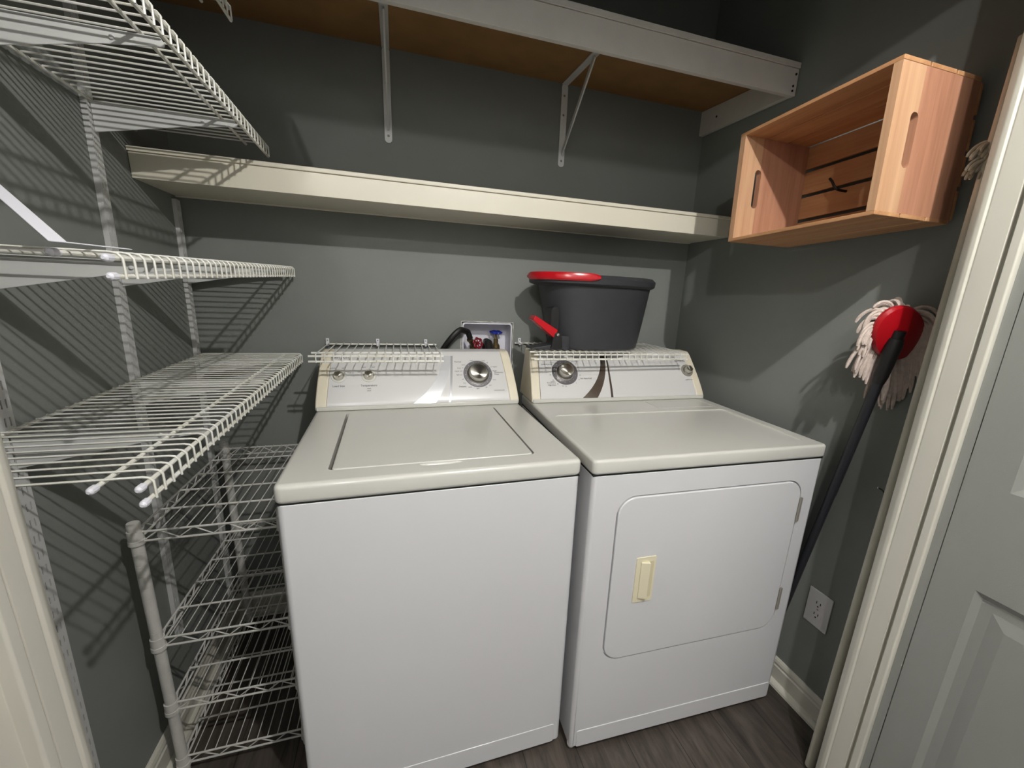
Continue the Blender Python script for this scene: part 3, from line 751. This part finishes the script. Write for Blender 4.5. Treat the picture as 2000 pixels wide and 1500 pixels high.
# ---------------------------------------------------------------- wooden crate on the right wall
t = empty('wooden_crate', (1.61, -1.0, 1.53), (math.radians(-2.0), 0, 0), label='slatted pine crate hung sideways on the right wall beside the shelves', cat='crate')
cx, cy, cz = .256, .430, .303; tt = .009; et = .018
def slot_panel(y0):
    for xa, xb, mm in ((0, .0705, M_pineE), (.0708, cx-tt-.001, M_pineP)):
        b = MB(); b.box(xa, xb, y0, y0+et, tt, cz-tt); o = b.build('end_board', mm, t)
        c = MB(); c.prism(rrect(.052, .075, cz/2-.052, cz/2+.056, .0109, 6), 'y', y0-.02, y0+et+.02)
        bpy.context.view_layer.update(); mw = o.matrix_world.copy()
        cut(o, cutter_from(c, mw))
slot_panel(0.0); slot_panel(cy-et)
for z in (0, cz-tt):
    xx = 0
    for wv in (.078, .078, .078):
        b = MB(); b.box(xx, xx+wv, -.001, cy+.001, z, z+tt); b.build('side_slat', M_pineS, t, bevel=.0012); xx += wv+.0045
zz = tt+.0005
for k in range(4):
    hgt = (cz-2*tt-.001-3*.010)/4
    b = MB(); b.box(cx-tt, cx, 0, cy, zz, zz+hgt); b.build('base_slat', M_pineS, t, bevel=.001); zz += hgt+.010
b = MB(); b.tube([(1.8850, -.728, 1.655), (1.832, -.728, 1.655), (1.822, -.727, 1.657), (1.817, -.722, 1.664), (1.816, -.712, 1.680), (1.820, -.700, 1.690)], .0035, 8)
b.lathe([(0, 0), (.010, 0), (.010, .003), (0, .003)], (1.888, -.728, 1.655), (-1, 0, 0), 14)
tag(b.build('wall_hook', M_iron), 'dark iron screw hook poking through the slats inside the wooden crate', 'hook')

# ---------------------------------------------------------------- outlet
t = empty('wall_outlet', (XR, -.912, .380), label='white duplex electrical outlet low on the right wall beside the dryer', cat='outlet')
b = MB(); b.prism(rrect(-.0395, .0395, -.0625, .0625, .003, 3), 'x', -.006, -.0005); b.build('cover_plate', M_out, t, bevel=.0025, seg=3)
for z in (.020, -.020):
    b = MB(); b.prism(rrect(-.0165, .0165, z-.0145, z+.0145, .010, 5), 'x', -.0075, -.006); s_ = b.build('socket', M_out, t)
    b = MB()
    for y in (-.0065, .0065): b.box(-.0080, -.0074, y-.0012, y+.0012, z-.001, z+.0075)
    b.lathe([(0, 0), (.0026, 0), (.0026, .0005), (0, .0006)], (-.0075, 0, z-.0085), (-1, 0, 0), 10); b.build('socket_slots', M_dark, s_)
b = MB(); b.lathe([(0, 0), (.003, 0), (.002, .001), (0, .0012)], (-.006, 0, 0), (-1, 0, 0), 10); b.build('screw', M_hinge, t)

# ---------------------------------------------------------------- mops
def strand(mb, p, d, L, r, sag, rnd, seg=8):
    p = Vector(p); d = Vector(d).normalized(); pts = [p.copy()]; st = L/seg
    for k in range(seg):
        d = (d + Vector((0, 0, -sag)) + Vector([rnd.uniform(-.06, .06) for _ in range(3)])).normalized()
        p = p + d*st
        if p.x > XR-r-.002: p.x = XR-r-.002
        pts.append(p.copy())
    mb.tube(pts, [r*.8]+[r]*(seg-1)+[r*.55], 6)
t = empty('string_mop', (1.862, -.772, 0), label='upturned mop with red plate, black handle and off-white strings leaning by the dryer', cat='mop')
org = Vector((1.862, -.772, 0))
hb = Vector((1.866, -.772, .006)); ht = Vector((1.806, -.985, 1.262))
hd = (ht-hb).normalized()
def rel(v): return Vector(v)-org
b = MB(); b.tube([rel(hb), rel(hb+hd*.80)], .0115, 16); b.tube([rel(hb+hd*.80), rel(ht-hd*.05)], .0125, 16); b.build('handle', M_hdl, t)
b = MB(); b.tube([rel(ht-hd*.12), rel(ht-hd*.10), rel(ht-hd*.02), rel(ht)], [.0135, .0165, .019, .016], 18); b.tube([rel(ht-hd*.01), rel(ht+hd*.02)], .014, 14); b.build('socket', M_black, t)
dn = Vector((-.20, -.93, -.25)).normalized(); dc = ht+hd*.008 + Vector((.022, .014, .002))
u = dn.cross(Vector((0, 0, 1))).normalized(); v = u.cross(dn)
b = MB(); n = 40; vs = []
A_, B_ = .060, .080
tl = math.radians(-44)
def disc(a, s, h):
    x = A_*s*math.cos(a); y = B_*s*math.sin(a); x, y = x*math.cos(tl)-y*math.sin(tl), x*math.sin(tl)+y*math.cos(tl)
    return dc + u*x + v*y + dn*h
for s, h in ((1.0, -.010), (1.02, -.002), (.96, .006), (.7, .012), (.4, .017), (.05, .018)):
    for k in range(n): vs.append(rel(disc(2*PI*k/n, s, h)))
b.add(vs, [(i*n+k, i*n+(k+1) % n, (i+1)*n+(k+1) % n, (i+1)*n+k) for i in range(5) for k in range(n)], True)
b.add(vs[:n], [tuple(range(n))]); b.add(vs[-n:], [tuple(range(n))]); b.build('mop_plate', M_redd, t)
b = MB(); rr = random.Random(5)
for k in range(170):
    a = 2*PI*k/170*1.0 + rr.uniform(-.05, .05); s = rr.uniform(.72, .98)
    p0 = disc(a, s, rr.uniform(-.016, -.010)); out = (disc(a, 1, 0)-dc).normalized()
    up = out.dot(Vector((0, 0, 1)))
    d = out*1.0 - dn*(rr.uniform(.3, .9) if up > .35 else rr.uniform(-.3, .6)) + Vector((.25 if up > .35 else 0, 0, -.15))
    if up > .35 and out.x < 0 and rr.random() < .4: continue
    if out.x > .15: d = d + dn*.9
    L = rr.uniform(.05, .08) + (.025 if up < -.3 else 0) + (.04 if out.x > .1 else -.010)
    strand(b, rel(p0)+org, d, L, .0045, .30 + rr.uniform(0, .2), rr)
b.v = [tuple(Vector(q)-org) for q in b.v]
b.build('yarn_strings', M_yarn, t)

org2 = Vector((1.746, -1.085, 0))
t = empty('cotton_mop', org2, label='beige pole upright beside the right door frame, pale grey mop strings near its top', cat='mop')
b = MB(); b.tube([Vector((1.746, -1.085, .004))-org2, Vector((1.7465, -1.085, .02))-org2, Vector((1.782, -1.088, 1.85))-org2], .0125, 16); b.build('pole', M_pole, t)
b = MB(); rr = random.Random(9)
for k in range(26):
    strand(b, (1.780+rr.uniform(-.006, .006), -1.085+rr.uniform(-.006, .006), 1.655+rr.uniform(-.03, .016)), (rr.uniform(-1, -.1), rr.uniform(.1, .8), rr.uniform(-.1, .5)), rr.uniform(.028, .045), .0036, .28, rr)
b.v = [tuple(Vector(q)-org2) for q in b.v]
b.build('yarn_strings', M_yarng, t)

b = MB(); wp = [(1.764, -1.076, .880), (1.785, -1.060, .878), (1.805, -1.045, .874), (1.825, -1.03, .868), (1.845, -1.01, .862)]
b.tube(wp, .0016, 6); o = b.build('bent_wire', M_black)
tag(o, 'short thin black wire with a white tip poking out from the beige pole', 'wire')
b = MB(); b.ball(wp[-1], .0030, 8, 6); b.build('wire_tip', M_boxw, o)
